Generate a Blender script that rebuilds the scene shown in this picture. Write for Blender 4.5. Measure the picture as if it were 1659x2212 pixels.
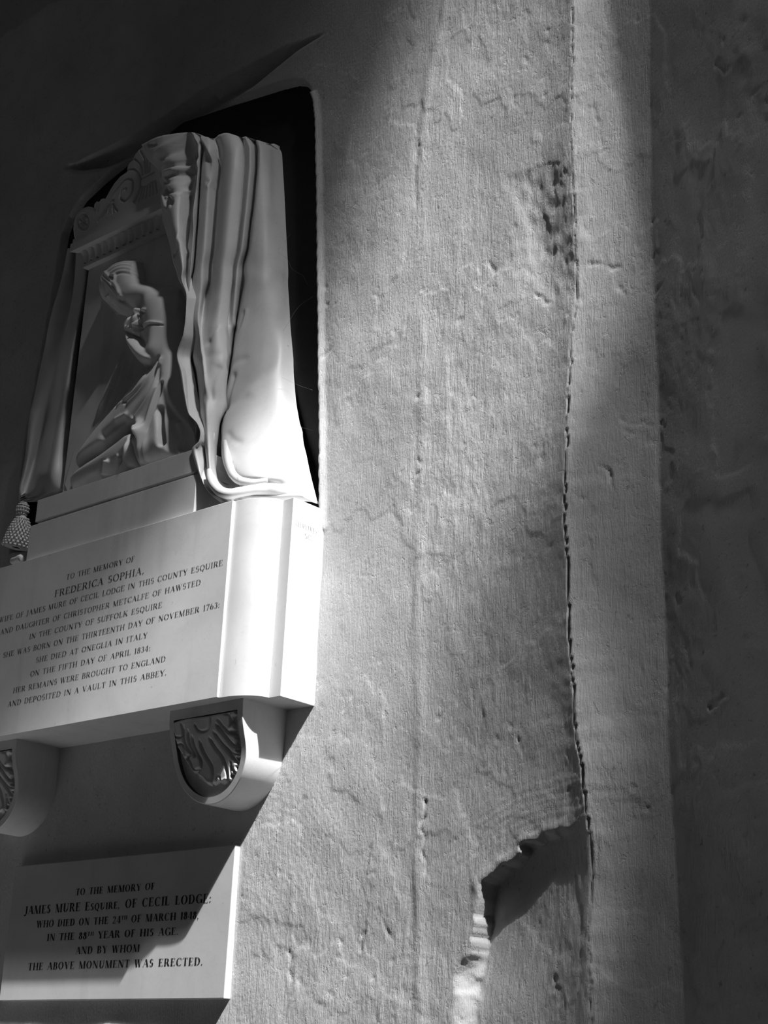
import bpy, math, random
import numpy as np
from mathutils import Matrix, Vector
from mathutils.geometry import tessellate_polygon

for o in list(bpy.data.objects):
    bpy.data.objects.remove(o, do_unlink=True)
SC = bpy.context.scene
COL = SC.collection
random.seed(7)

# ------------------------------------------------------------------ camera
# world: X runs along the monument wall, -Y points out of the wall, Z up (metres)
IW, IH, FPX = 1659.0, 2212.0, 3600.0
PITCH, YAW, ROLL = 0.34349, 0.75284, 0.04841
CAM = np.array([4.286, -3.45, 1.6])
_F = np.array([-math.sin(YAW)*math.cos(PITCH), math.cos(YAW)*math.cos(PITCH), math.sin(PITCH)])
_r0 = np.array([math.cos(YAW), math.sin(YAW), 0.0])
_u0 = np.cross(_r0, _F)
_R = _r0*math.cos(ROLL) + _u0*math.sin(ROLL)
_U = -_r0*math.sin(ROLL) + _u0*math.cos(ROLL)
cd = bpy.data.cameras.new('camera')
cam = bpy.data.objects.new('camera', cd)
COL.objects.link(cam)
cd.sensor_fit = 'HORIZONTAL'; cd.sensor_width = 36.0; cd.lens = FPX/IW*36.0
cd.clip_end = 300.0
m = Matrix.Identity(4)
for i in range(3):
    m[i][0], m[i][1], m[i][2], m[i][3] = _R[i], _U[i], -_F[i], CAM[i]
cam.matrix_world = m
SC.camera = cam

# ------------------------------------------------------------------ world, sun, window light, exposure
SUN = np.array([2.75, -1.0, 3.75])            # towards the sun
world = bpy.data.worlds.new('church_air'); SC.world = world
world.use_nodes = True
bg = world.node_tree.nodes['Background']
bg.inputs[0].default_value = (1, 1, 1, 1); bg.inputs[1].default_value = 0.029
sd = bpy.data.lights.new('sun', 'SUN'); sd.energy = 8.0; sd.angle = math.radians(0.55)
so = bpy.data.objects.new('sun', sd); COL.objects.link(so)
so.rotation_euler = Vector(SUN.tolist()).to_track_quat('Z', 'Y').to_euler()
so.location = (20, -8, 30)
# bright haze of sky round the sun, let through the same added opening
hd = bpy.data.lights.new('sun_aureole', 'SUN'); hd.energy = 3.9; hd.angle = math.radians(4.0)
ho = bpy.data.objects.new('sun_aureole', hd); COL.objects.link(ho)
ho.rotation_euler = so.rotation_euler; ho.location = (20, -8, 32)
SC.view_settings.view_transform = 'Standard'
SC.view_settings.look = 'None'
SC.view_settings.exposure = 0.0
SC.view_settings.gamma = 1.0
SC.view_settings.use_curve_mapping = False

# ------------------------------------------------------------------ helpers
def at(px, py, d):
    """point of the photograph on the plane d metres in front of the wall"""
    r = _F + _R*((px-IW/2)/FPX) - _U*((py-IH/2)/FPX)
    t = (-d-CAM[1])/r[1]
    return CAM + t*r
def uz(px, py, d=0.0):
    p = at(px, py, d); return (p[0], p[2])
def Z2(x, y): return (x/2.304, 500+y/2.304)
def L6(x, y): return (280+x/4.608, 260+y/4.608)
def T3(x, y): return (150+x/4.0233, 500+y/4.0233)
def Q5(x, y): return (120+x/5.925, 280+y/5.925)

def tag(o, label=None, cat=None, group=None, kind=None):
    if label: o['label'] = label
    if cat: o['category'] = cat
    if group: o['group'] = group
    if kind: o['kind'] = kind
    return o
def empty(name, loc):
    o = bpy.data.objects.new(name, None); COL.objects.link(o); o.location = loc; o.empty_display_size = 0.1
    return o
def put(name, verts, faces, mat, parent=None, smooth=True):
    verts = np.asarray(verts, dtype=np.float64).reshape(-1, 3)
    me = bpy.data.meshes.new(name)
    if isinstance(faces, np.ndarray):
        n = faces.shape[1]; nf = faces.shape[0]
        me.vertices.add(len(verts)); me.vertices.foreach_set('co', verts.astype(np.float32).ravel())
        me.loops.add(nf*n); me.loops.foreach_set('vertex_index', faces.astype(np.int32).ravel())
        me.polygons.add(nf)
        me.polygons.foreach_set('loop_start', np.arange(0, nf*n, n, dtype=np.int32))
        me.update(calc_edges=True)
        me.validate()
    else:
        me.from_pydata(verts.tolist(), [], faces); me.update()
    if smooth: me.polygons.foreach_set('use_smooth', np.ones(len(me.polygons), dtype=bool))
    o = bpy.data.objects.new(name, me); COL.objects.link(o)
    me.materials.append(mat)
    if parent is not None:
        o.parent = parent
        o.matrix_parent_inverse = Matrix.Translation(-Vector(parent.location))
    return o
def bevel(o, w, seg=2):
    b = o.modifiers.new('bevel', 'BEVEL'); b.width = w; b.segments = seg; b.limit_method = 'ANGLE'; b.angle_limit = math.radians(35)
    return o
def grid_faces(h, w):
    i = np.arange(h-1)[:, None]*w + np.arange(w-1)[None, :]
    return np.stack([i, i+1, i+1+w, i+w], -1).reshape(-1, 4)
def box(name, u0, u1, d0, d1, z0, z1, mat, parent=None, bev=0.003):
    v = [(u, -d, z) for z in (z0, z1) for d in (d0, d1) for u in (u0, u1)]
    f = [[0, 1, 3, 2], [4, 6, 7, 5], [0, 4, 5, 1], [2, 3, 7, 6], [0, 2, 6, 4], [1, 5, 7, 3]]
    o = put(name, v, f, mat, parent, smooth=False)
    fix_normals(o)
    if bev: bevel(o, bev)
    return o
def fix_normals(o):
    import bmesh
    bm = bmesh.new(); bm.from_mesh(o.data); bmesh.ops.recalc_face_normals(bm, faces=bm.faces); bm.to_mesh(o.data); bm.free()
def soft(o, deg=32):
    o.data.polygons.foreach_set('use_smooth', np.ones(len(o.data.polygons), dtype=bool)); o.data.set_sharp_from_angle(angle=math.radians(deg)); return o
def prism_z(name, plan, z0, z1, mat, parent=None, bev=0.002):
    n = len(plan)
    v = [(u, -d, z0) for u, d in plan] + [(u, -d, z1) for u, d in plan]
    f = [[i, (i+1) % n, n+(i+1) % n, n+i] for i in range(n)] + [list(range(n))[::-1], list(range(n, 2*n))]
    o = put(name, v, f, mat, parent, smooth=False); fix_normals(o); soft(o)
    if bev: bevel(o, bev)
    return o
def spline(pts, n):
    """Catmull-Rom through rows of pts, n samples, chord-length spaced"""
    P = np.asarray(pts, float); k = len(P)
    seg = np.r_[0, np.cumsum(np.linalg.norm(np.diff(P, axis=0), axis=1))]
    t = np.linspace(0, seg[-1], n)
    i = np.clip(np.searchsorted(seg, t, side='right')-1, 0, k-2)
    s = ((t-seg[i])/np.maximum(seg[i+1]-seg[i], 1e-9))[:, None]
    p0 = P[np.maximum(i-1, 0)]; p1 = P[i]; p2 = P[i+1]; p3 = P[np.minimum(i+2, k-1)]
    l0 = np.maximum(seg[i]-seg[np.maximum(i-1, 0)], 1e-9)[:, None]; l1 = np.maximum(seg[i+1]-seg[i], 1e-9)[:, None]
    l2 = np.maximum(seg[np.minimum(i+2, k-1)]-seg[i+1], 1e-9)[:, None]
    m1 = np.where((i > 0)[:, None], ((p2-p1)/l1*l0+(p1-p0)/l0*l1)/(l0+l1), (p2-p1)/l1)*l1
    m2 = np.where((i < k-2)[:, None], ((p3-p2)/l2*l1+(p2-p1)/l1*l2)/(l1+l2), (p2-p1)/l1)*l1
    return (2*s**3-3*s**2+1)*p1+(s**3-2*s**2+s)*m1+(-2*s**3+3*s**2)*p2+(s**3-s**2)*m2
def tube(name, path, rad, mat, parent=None, seg=10, cap=True):
    P = np.asarray(path, float); n = len(P)
    rad = np.full(n, rad) if np.isscalar(rad) else np.asarray(rad)
    V = []; up = np.array([0.13, 0.97, 0.2])
    for i in range(n):
        t = P[min(i+1, n-1)]-P[max(i-1, 0)]; t = t/np.linalg.norm(t)
        a = np.cross(t, up); a = a/np.linalg.norm(a); b = np.cross(t, a); 
        for j in range(seg):
            w = 2*math.pi*j/seg
            V.append(P[i]+rad[i]*(a*math.cos(w)+b*math.sin(w)))
    F = [[i*seg+j, i*seg+(j+1) % seg, (i+1)*seg+(j+1) % seg, (i+1)*seg+j] for i in range(n-1) for j in range(seg)]
    if cap: F += [list(range(seg))[::-1], [(n-1)*seg+j for j in range(seg)]]
    o = put(name, V, F, mat, parent); fix_normals(o); return o

# smooth value noise in numpy
def noise(x, y, seed):
    rs = np.random.RandomState(seed); tab = rs.rand(256, 256)
    xi = np.floor(x).astype(int); yi = np.floor(y).astype(int)
    fx = x-xi; fy = y-yi
    fx = fx*fx*fx*(fx*(fx*6-15)+10); fy = fy*fy*fy*(fy*(fy*6-15)+10)
    g = lambda a, b: tab[a % 256, b % 256]
    return ((g(xi, yi)*(1-fx)+g(xi+1, yi)*fx)*(1-fy)+(g(xi, yi+1)*(1-fx)+g(xi+1, yi+1)*fx)*fy)*2-1
def fbm(x, y, seed, octv=3):
    r = 0; a = 1.0; s = 0
    for k in range(octv):
        r = r+a*noise(x*2**k+13.7*k, y*2**k+5.1*k, seed+k); s += a; a *= .5
    return r/s
def sstep(a, b, x):
    t = np.clip((x-a)/(b-a), 0, 1); return t*t*(3-2*t)
def seg_dist(U, Z, poly, closed=False):
    """distance of points to a polyline and the nearest point on it"""
    P = list(poly)+([poly[0]] if closed else [])
    best = np.full(U.shape, 1e9); nu = np.zeros(U.shape); nz = np.zeros(U.shape)
    for (a, b), (c, d) in zip(P[:-1], P[1:]):
        l2 = (c-a)**2+(d-b)**2+1e-12
        t = np.clip(((U-a)*(c-a)+(Z-b)*(d-b))/l2, 0, 1)
        qu = a+t*(c-a); qz = b+t*(d-b); e = (U-qu)**2+(Z-qz)**2
        k = e < best; best = np.where(k, e, best); nu = np.where(k, qu, nu); nz = np.where(k, qz, nz)
    return np.sqrt(best), nu, nz
def inside(U, Z, poly):
    r = np.zeros(U.shape, bool); n = len(poly)
    for i in range(n):
        (a, b), (c, d) = poly[i], poly[(i+1) % n]
        k = ((b > Z) != (d > Z)) & (U < (c-a)*(Z-b)/((d-b) if d != b else 1e-12)+a)
        r ^= k
    return r
def sdf(U, Z, poly):
    d, nu, nz = seg_dist(U, Z, poly, True)
    return np.where(inside(U, Z, poly), d, -d), nu, nz
def curve2(poly, n=40, closed=False):
    P = np.array(poly, float)
    if closed: P = np.vstack([P, P[:1]])
    return [tuple(p) for p in spline(P, n)]
def relief(name, poly, depth, back, mat, parent=None, res=0.002, rim=None):
    """carved plate: front surface depth(u,z) inside the outline poly, sides running back to the depth back"""
    us = [p[0] for p in poly]; zs = [p[1] for p in poly]
    nu_ = int((max(us)-min(us))/res)+4; nz_ = int((max(zs)-min(zs))/res)+4
    U, Z = np.meshgrid(min(us)-1.5*res+res*np.arange(nu_), min(zs)-1.5*res+res*np.arange(nz_))
    S, bu, bz = sdf(U, Z, poly)
    ins = S > 0
    f = grid_faces(nz_, nu_)
    keep = ins.ravel()[f].any(1)
    f = f[keep]
    used = np.zeros(U.size, bool); used[f.ravel()] = True
    out = used.reshape(U.shape) & ~ins
    U = np.where(out, bu, U); Z = np.where(out, bz, Z)
    D = depth(U, Z, np.where(out, 0.0, np.maximum(S, 0)))
    idx = np.full(U.size, -1); idx[used] = np.arange(used.sum())
    V = np.stack([U.ravel(), -D.ravel(), Z.ravel()], -1)[used]
    f = idx[f]
    e = np.concatenate([f[:, [0, 1]], f[:, [1, 2]], f[:, [2, 3]], f[:, [3, 0]]])
    key = np.sort(e, 1); key = key[:, 0].astype(np.int64)*len(V)+key[:, 1]
    uq, inv, cnt = np.unique(key, return_inverse=True, return_counts=True)
    be = e[cnt[inv] == 1]
    bv = np.unique(be); mp = np.full(len(V), -1); mp[bv] = len(V)+np.arange(len(bv))
    VB = V[bv].copy(); VB[:, 1] = -back
    sk = np.stack([be[:, 1], be[:, 0], mp[be[:, 0]], mp[be[:, 1]]], -1)
    # separate ring for a crisp arris
    V2 = np.vstack([V, VB])
    o = put(name, V2, np.vstack([f, sk]), mat, parent)
    return o

# ------------------------------------------------------------------ materials
def new_mat(name):
    mt = bpy.data.materials.new(name); mt.use_nodes = True
    nt = mt.node_tree; return mt, nt, nt.nodes['Principled BSDF']
def node(nt, t, **kw):
    n = nt.nodes.new(t)
    for k, v in kw.items(): setattr(n, k, v)
    return n
def ramp(nt, src, stops):
    r = node(nt, 'ShaderNodeValToRGB'); e = r.color_ramp.elements
    while len(e) < len(stops): e.new(0.5)
    for x, (p, c) in zip(e, stops): x.position = p; x.color = (c, c, c, 1)
    nt.links.new(src, r.inputs[0]); return r.outputs[0]
def tex(nt, scale, stretch=(1, 1, 1), detail=4, rough=.55, rot=(0, 0, 0), dist=0.0):
    tc = node(nt, 'ShaderNodeTexCoord'); mp = node(nt, 'ShaderNodeMapping')
    mp.inputs['Scale'].default_value = stretch; mp.inputs['Rotation'].default_value = rot
    nt.links.new(tc.outputs['Object'], mp.inputs[0])
    n = node(nt, 'ShaderNodeTexNoise'); n.inputs['Scale'].default_value = scale; n.inputs['Detail'].default_value = detail
    n.inputs['Roughness'].default_value = rough; n.inputs['Distortion'].default_value = dist
    nt.links.new(mp.outputs[0], n.inputs['Vector']); return n.outputs['Fac']
def mth(nt, op, a, b):
    n = node(nt, 'ShaderNodeMath', operation=op)
    for i, x in enumerate((a, b)):
        if hasattr(x, 'is_output'): nt.links.new(x, n.inputs[i])
        else: n.inputs[i].default_value = x
    return n.outputs[0]
def mul(nt, a, b):
    n = node(nt, 'ShaderNodeMix', data_type='RGBA', blend_type='MULTIPLY'); n.inputs[0].default_value = 1
    nt.links.new(a, n.inputs[6]); nt.links.new(b, n.inputs[7]); return n.outputs[2]

def plaster(name, lo, hi, streak=1.0):
    mt, nt, p = new_mat(name)
    big = ramp(nt, tex(nt, 2.2, detail=5), [(.3, lo), (.7, hi)])
    sp = ramp(nt, tex(nt, 60, detail=3), [(.26, .62), (.36, 1.0)])
    cr = ramp(nt, tex(nt, 9, detail=8, rough=.7, dist=1.0), [(.25, .8), (.45, 1.0)])
    nt.links.new(mul(nt, mul(nt, big, sp), cr), p.inputs['Base Color'])
    p.inputs['Roughness'].default_value = .9; p.inputs['Specular IOR Level'].default_value = .15
    s1 = tex(nt, 120, (1, 1, .11), 4, .65, (0, .05, 0), .7)
    s0 = tex(nt, 300, (1, 1, .09), 3, .6, (0, -.06, 0), .5)
    s2 = tex(nt, 150, (1, 1, .10), 3, .6, (0, .75, 0), 1.4)
    s3 = tex(nt, 110, (1, 1, .7), 5, .7)
    pit = ramp(nt, tex(nt, 34, (1, 1, .7), 5, .7), [(.34, 0.0), (.42, 1.0)])
    msk = ramp(nt, tex(nt, 2.6, detail=2), [(.50, 0), (.60, 1)])
    a = mth(nt, 'MULTIPLY', mth(nt, 'ADD', mth(nt, 'MULTIPLY', s1, .8), mth(nt, 'MULTIPLY', s0, .55)), mth(nt, 'SUBTRACT', 1.15, msk))
    b = mth(nt, 'MULTIPLY', mth(nt, 'MULTIPLY', s2, msk), .9)
    c = mth(nt, 'ADD', mth(nt, 'MULTIPLY', s3, .75), mth(nt, 'MULTIPLY', pit, .35))
    h = mth(nt, 'ADD', mth(nt, 'ADD', a, b), c)
    bp = node(nt, 'ShaderNodeBump'); bp.inputs['Strength'].default_value = .42; bp.inputs['Distance'].default_value = .006
    nt.links.new(h, bp.inputs['Height']); nt.links.new(bp.outputs[0], p.inputs['Normal'])
    return mt
def marble(name, base=.80, dirt=.86, rough=.42, veins=True):
    mt, nt, p = new_mat(name)
    c = ramp(nt, tex(nt, 3.5, detail=5, dist=.6), [(.3, base*dirt), (.62, base)])
    st = ramp(nt, tex(nt, 9, (1, 1, .12), 4), [(.28, .86), (.45, 1.0)])
    c = mul(nt, c, st)
    if veins:
        v = ramp(nt, tex(nt, 6, detail=9, rough=.62, rot=(.3, .9, .2), dist=2.2), [(.485, 1.0), (.5, .95), (.515, 1.0)])
        s = ramp(nt, tex(nt, 48, detail=3), [(.23, .72), (.30, 1.0)])
        c = mul(nt, mul(nt, c, v), s)
    nt.links.new(c, p.inputs['Base Color'])
    p.inputs['Roughness'].default_value = rough; p.inputs['Specular IOR Level'].default_value = .35
    bp = node(nt, 'ShaderNodeBump'); bp.inputs['Strength'].default_value = .12; bp.inputs['Distance'].default_value = .002
    nt.links.new(tex(nt, 40, detail=4), bp.inputs['Height']); nt.links.new(bp.outputs[0], p.inputs['Normal'])
    return mt
def plain(name, v, rough=.7):
    mt, nt, p = new_mat(name)
    c = ramp(nt, tex(nt, 30, detail=4), [(.3, v*.75), (.7, v*1.15)])
    nt.links.new(c, p.inputs['Base Color']); p.inputs['Roughness'].default_value = rough
    p.inputs['Specular IOR Level'].default_value = .3
    return mt
M_WALL = plaster('limewashed_plaster', .52, .66)
M_MARBLE = marble('white_marble', .71)
M_CARVED = marble('carved_marble', .78, .84, .45, True)
M_TABLET = marble('tablet_marble', .60, .88, .5)
M_CUT = plain('incised_letter_black', .05, .9)
M_CUTL = plain('incised_letter_blackened', .012, .9)
M_BLACK = plain('black_slate', .016, .75)
M_WEB = plain('cobweb_silk', .30, .9)
M_FLOOR = plain('stone_floor', .42, .8)
M_FAR = plain('gobo_grey', .35, .9)

# ------------------------------------------------------------------ the setting: plastered wall with its niche, pier, right-hand wall
NICHE = [uz(*p) for p in [(693, 1140), (692, 1075), (690, 900), (688, 650), (686, 400), (684, 265), (679, 222), (668, 193), (652, 178), (634, 176), (600, 184),
         (500, 216), (382, 256), (269, 345), (215, 389), (174, 428), (150, 465), (136, 500), (128, 545), (110, 650), (90, 760), (60, 930), (45, 1060), (25, 1190)]]
zi = lambda pts: (np.array([p[1] for p in pts])[::-1], np.array([p[0] for p in pts])[::-1])
FOLD = zi([uz(*p) for p in [(955, 0), (925, 160), (907, 300), (905, 640), (906, 900), (897, 1150), (897, 1500), (893, 1850), (905, 2212)]])
EDGE = zi([uz(*p) for p in [(1240, 0), (1240, 350), (1247, 640), (1240, 800), (1234, 1000), (1240, 1200), (1250, 1400), (1264, 1600), (1283, 1770), (1284, 1900), (1280, 2212)]])
ARRIS = zi([uz(*p) for p in [(1393, 0), (1397, 500), (1410, 900), (1424, 1300), (1440, 1700), (1464, 2212)]])
ext = lambda tab, Z: np.interp(Z, *tab)
LIP = [uz(*p) for p in [(1016, 2330), (1021, 2056), (1030, 1985), (1040, 1925), (1040, 1907), (1075, 1880), (1105, 1862), (1130, 1842), (1128, 1828), (1165, 1815),
       (1200, 1803), (1232, 1795), (1258, 1778), (1288, 1770), (1284, 1900), (1282, 2330)]]
CRES_U = [uz(*p) for p in [(128, 360), (165, 352), (210, 330), (300, 285), (385, 232), (450, 192), (560, 132), (640, 95), (710, 66)]]
CRES_L = [uz(*p) for p in [(128, 362), (165, 376), (215, 374), (290, 352), (370, 312), (430, 268), (540, 200), (640, 118), (710, 70)]]
PATCH = [uz(*p) for p in [(1105, 385), (1150, 372), (1200, 385), (1236, 352), (1252, 360), (1256, 650), (1215, 655), (1180, 652), (1158, 625), (1146, 585), (1140, 520), (1118, 450)]]
PATCH2 = [uz(*p) for p in [(905, 1715), (935, 1730), (930, 1800), (925, 1890), (905, 1880), (898, 1800)]]
GASH = [[uz(*p) for p in ln] for ln in ([(912, 1735), (915, 1790), (915, 1850), (925, 1890)], [(1113, 1590), (1122, 1605), (1125, 1630)],
        [(1148, 632), (1165, 648), (1185, 652)], [(716, 2143), (724, 2147)], [(912, 626), (922, 634)],
        [(1275, 568), (1330, 575)], [(1540, 1528), (1575, 1518)], [(1340, 905), (1395, 910)], [(1345, 925), (1358, 928)], [(1302, 1005), (1318, 1040), (1335, 1065)], [(1418, 905), (1428, 920)])]
VCRACK = [[uz(*p) for p in ln] for ln in ([(1102, 186), (1110, 195), (1115, 225), (1132, 258)], [(1275, 210), (1290, 290), (1312, 350)], [(905, 300), (912, 400), (906, 560)],
          [(1260, 130), (1280, 145), (1305, 175)], [(800, 1840), (812, 1850), (808, 1880), (790, 1890)])]
def wall_depth(U, Z):
    fo, ed, ar = ext(FOLD, Z), ext(EDGE, Z), ext(ARRIS, Z)
    ed = ed+.006*noise(Z*9, Z*0+2.2, 5)+.004*noise(Z*34, Z*0+7.7, 6)
    ar = ar+.004*noise(Z*6, Z*0+3.2, 8)
    d = .007*fbm(U*2.1, Z*1.6, 11)+.0024*fbm(U*9, Z*6, 21)
    pan = sstep(-.02, .05, U-fo)*(1-sstep(-.006, .006, U-ed))
    rough = .25+.75*pan*sstep(.1, .7, fbm(U*3.3, Z*2.2, 31)+.40)+.45*sstep(2.35, 2.05, Z)*(U > .6)
    d = d+rough*(.0011*fbm(U*36, Z*13, 41)+.0006*noise(U*120, Z*36, 51))
    # thin skins of plaster with ragged edges, and pits
    f1 = fbm(U*3.1+2.0, Z*2.3, 101, 5); f2 = fbm(U*5.2, Z*4.1+7, 111, 5)
    vis = (U > .55)
    d = d+vis*(.0013*sstep(.02, .045, f1)+.0010*sstep(.08, .105, f2)*sstep(3.3, 2.4, Z))
    f3 = fbm(U*9, Z*7, 121, 4)
    RU, RZ = U*.83+Z*.55, Z*.83-U*.55
    d = d-vis*.0009*sstep(.50, .85, noise(RU*85, RZ*70, 131))*sstep(.05, .4, f3)
    d = d-vis*.0020*sstep(.74, .95, noise(RU*38, RZ*32, 141))*sstep(.2, .45, fbm(U*4+9, Z*3, 151, 2))
    d = d+vis*(.00045*fbm(RU*60, RZ*46, 143, 3)+.0012*fbm(RU*13, RZ*10, 147, 3))*sstep(-.2, .4, f1)
    # curved trowel sweeps low on the wall
    rr = np.hypot(U-.55, Z-2.05); d = d+.00020*np.sin(rr*330+9*fbm(U*6, Z*6, 161))*sstep(.05, .35, fbm(U*3.5+4, Z*3+1, 171, 2)+.12)*sstep(2.95, 2.6, Z)*vis
    rr = np.hypot(U-1.75, Z-1.75); d = d+.00030*np.sin(rr*300+8*fbm(U*6, Z*6, 162))*np.exp(-((rr-.62)/.10)**2)*sstep(2.1, 2.2, Z)*pan
    # the slight fold in the plaster left of the pier
    fo2 = fo+.008*noise(Z*5, U*0+3, 64)
    d = d+.0035*np.exp(-((U-fo2-.012)/.022)**2)*(.5+.5*noise(Z*6, U*0+1, 61)) - .0022*np.exp(-((U-fo2+.010)/.012)**2)*np.clip(noise(Z*8, U*0+4, 62), 0, 1)
    # panel swells forward towards its right edge lower down
    k = np.clip((U-(ed-.40))/.40, 0, 1)
    k2 = np.clip((U-(ed-.13))/.13, 0, 1)
    sw = np.clip(1-(U-ed)/(ar-ed), 0, 1)*(U > ed)
    d = d+(pan+sw*(1-pan))*.0095*k2*k2
    d = d+(pan+sw*(1-pan))*k*k*(.026*sstep(3.75, 3.15, Z)*sstep(2.1, 2.5, Z))
    d = d-pan*.012*np.exp(-((U-ed+.14)/.07)**2-((Z-4.05)/.22)**2)
    s_, _, _ = sdf(U, Z, PATCH)
    d = d-(.0036+.0016*noise(U*44, Z*24, 71))*sstep(-.03, .045, s_+.03*noise(U*22, Z*16, 72))
    # hollow strip between panel and arris, then the wall that comes forward on the right
    s = np.clip((U-ed)/(ar-ed), 0, 1)
    strip = sstep(-.004, .010, U-ed)
    d = np.where(U > ed-.004, d-.055*(s-.5*s*s)*strip, d)
    d = d-.0009*np.exp(-((U-ed)/.0045)**2)*(.2+.8*np.clip(noise(Z*14, U*0+9, 66)+.3, 0, 1))
    d = d+np.where(U > ar, .30*(U-ar), 0)
    # broken-away recess under the plaster lip
    q, _, _ = sdf(U, Z, LIP)
    low = sstep(2.10, 1.78, Z)
    wdt = .003+.060*sstep(2.03, 1.92, Z)*(U < 1.55)
    dp = .074*np.clip(1-(U-1.44)/.375, 0.0, 1)**1.1*(1-.55*low)
    d = d-dp*sstep(-wdt, .003, q+.006*noise(U*34, Z*34, 81)+.003*noise(U*90, Z*90, 82))
    d = d+.005*np.exp(-((q+.014)/.014)**2)*sstep(2.10, 2.16, Z)*sstep(1.80, 1.74, U)*(.6+.4*noise(U*30, Z*30, 83))
    # scooped hollow above the niche
    CP = CRES_U+CRES_L[::-1]
    du, _, _ = seg_dist(U, Z, CRES_U); dl, _, _ = seg_dist(U, Z, CRES_L)
    ins = inside(U, Z, CP)
    d = d-np.where(ins, .10*(dl/(du+dl+1e-6))*sstep(0, .012, du)*sstep(0, .05, dl), 0)
    # far upper-left hollow
    a, b = uz(-60, 118), uz(140, -16)
    c = (b[0]-a[0])*(Z-a[1])-(b[1]-a[1])*(U-a[0]); c = c/math.hypot(b[0]-a[0], b[1]-a[1])
    d = d-.09*sstep(0, .03, c+.012*noise(U*14, Z*14, 91))*(U < -.7)
    # gashes, cracks and pits
    WU = U+.011*noise(U*30, Z*30, 98); WZ = Z+.011*noise(U*30+50, Z*30, 99)
    for ln in GASH:
        e, _, _ = seg_dist(WU, WZ, ln); d = d-.006*np.exp(-((e+.003*noise(U*120, Z*120, 95))/.0045)**2)*(.5+.5*noise(U*40, Z*40, 96))
    for ln in VCRACK:
        e, _, _ = seg_dist(WU, WZ, ln); d = d-.0012*np.exp(-((e+.004*noise(U*70, Z*70, 97))/.003)**2)
    # niche
    n_, _, _ = sdf(U, Z, NICHE)
    d = d+.013*sstep(-.034, -.003, n_)*(U > .35)*(Z < 4.95)
    d = d-.06*sstep(-.006, .006, n_)
    return d, n_
uu = np.concatenate([np.arange(-6, -2.2, .2), np.arange(-2.2, .6, .0095), np.arange(.6, 2.32, .005), np.arange(2.32, 2.7, .012), np.arange(2.7, 4.21, .15)])
zz = np.concatenate([np.arange(0, 1.6, .1), np.arange(1.6, 5.2, .0058), np.arange(5.2, 6.6, .012), np.arange(6.6, 9.1, .3)])
GU, GZ = np.meshgrid(uu, zz)
GD, GN = wall_depth(GU, GZ)
ff = grid_faces(*GU.shape)
ff = ff[~(GN.ravel()[ff] > .03).all(1)]
wall = put('wall_back', np.stack([GU, -GD, GZ], -1), ff, M_WALL)
tag(wall, kind='structure')

fl = put('floor', [(-14, -16, 0), (9, -16, 0), (9, .2, 0), (-14, .2, 0)], [[0, 1, 2, 3]], M_FLOOR, smooth=False); tag(fl, kind='structure')

# unseen gobo wall added far right: its opening is cut to shape the sun patches
XG = 22.0
BEAM = [(1.50, 5.95), uz(1010, -180), uz(955, 0), uz(885, 230), uz(802, 430), uz(735, 620), (.60, 3.76), (.32, 3.2), (-.08, 2.62), (-.55, 2.10), (-1.14, 1.6), (-2.5, .3), (-5, -2.3), (-7, -5),
        (-4.2, -5), (-1.2, -1.2)]+[uz(*p) for p in [(1100, 2700), (1190, 2300), (1180, 2000), (1100, 1780), (1020, 1640), (1005, 1520), (1035, 1390), (1100, 1210), (1180, 1040), (1250, 920), (1310, 800), (1350, 700), (1388, 610), (1390, 520),
        (1365, 380), (1330, 230), (1295, 60), (1262, -120), (1225, -300)]]
def gob(u, z):
    t = (XG-u)/SUN[0]
    return (XG, SUN[1]*t, z+SUN[2]*t)
hole = [gob(*p) for p in BEAM]
outer = [(XG, -70, 0), (XG, 12, 0), (XG, 12, 90), (XG, -70, 90)]
tri = tessellate_polygon([[Vector(p) for p in outer], [Vector(p) for p in hole]])
gw = put('gobo_wall', outer+hole, [list(t) for t in tri], M_FAR, smooth=False); tag(gw, kind='structure')
sol = gw.modifiers.new('thick', 'SOLIDIFY'); sol.thickness = .12
# unseen blocker added above right, its outline made to shade the pier's upper right
XA = 5.6
BLOCKER = [uz(*p) for p in [(1268, -900), (1272, -300), (1292, 0), (1325, 200), (1362, 380), (1398, 560), (1440, 740), (1500, 900), (2600, 900), (2600, -900)]]
def blocker_pt(u, z, x):
    t = (x-u)/SUN[0]; return (x, SUN[1]*t, z+SUN[2]*t)
na = len(BLOCKER)
av = [blocker_pt(u, z, XA) for u, z in BLOCKER]; av2 = [(x+.35, y-.06, z+.6) for x, y, z in av]
aw = put('sun_blocker', av+av2, [list(range(na))[::-1], list(range(na, 2*na))]+[[i, (i+1) % na, na+(i+1) % na, na+i] for i in range(na)], M_FAR, smooth=False)
fix_normals(aw); tag(aw, kind='structure')

# ------------------------------------------------------------------ black backing slab in the niche
bp = relief('niche_backing', NICHE, lambda U, Z, S: -.034+0*U, -.075, M_BLACK, None, .02)
tag(bp, 'black slate backing slab recessed in the wall behind the draped marble stele', 'panel')

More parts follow.
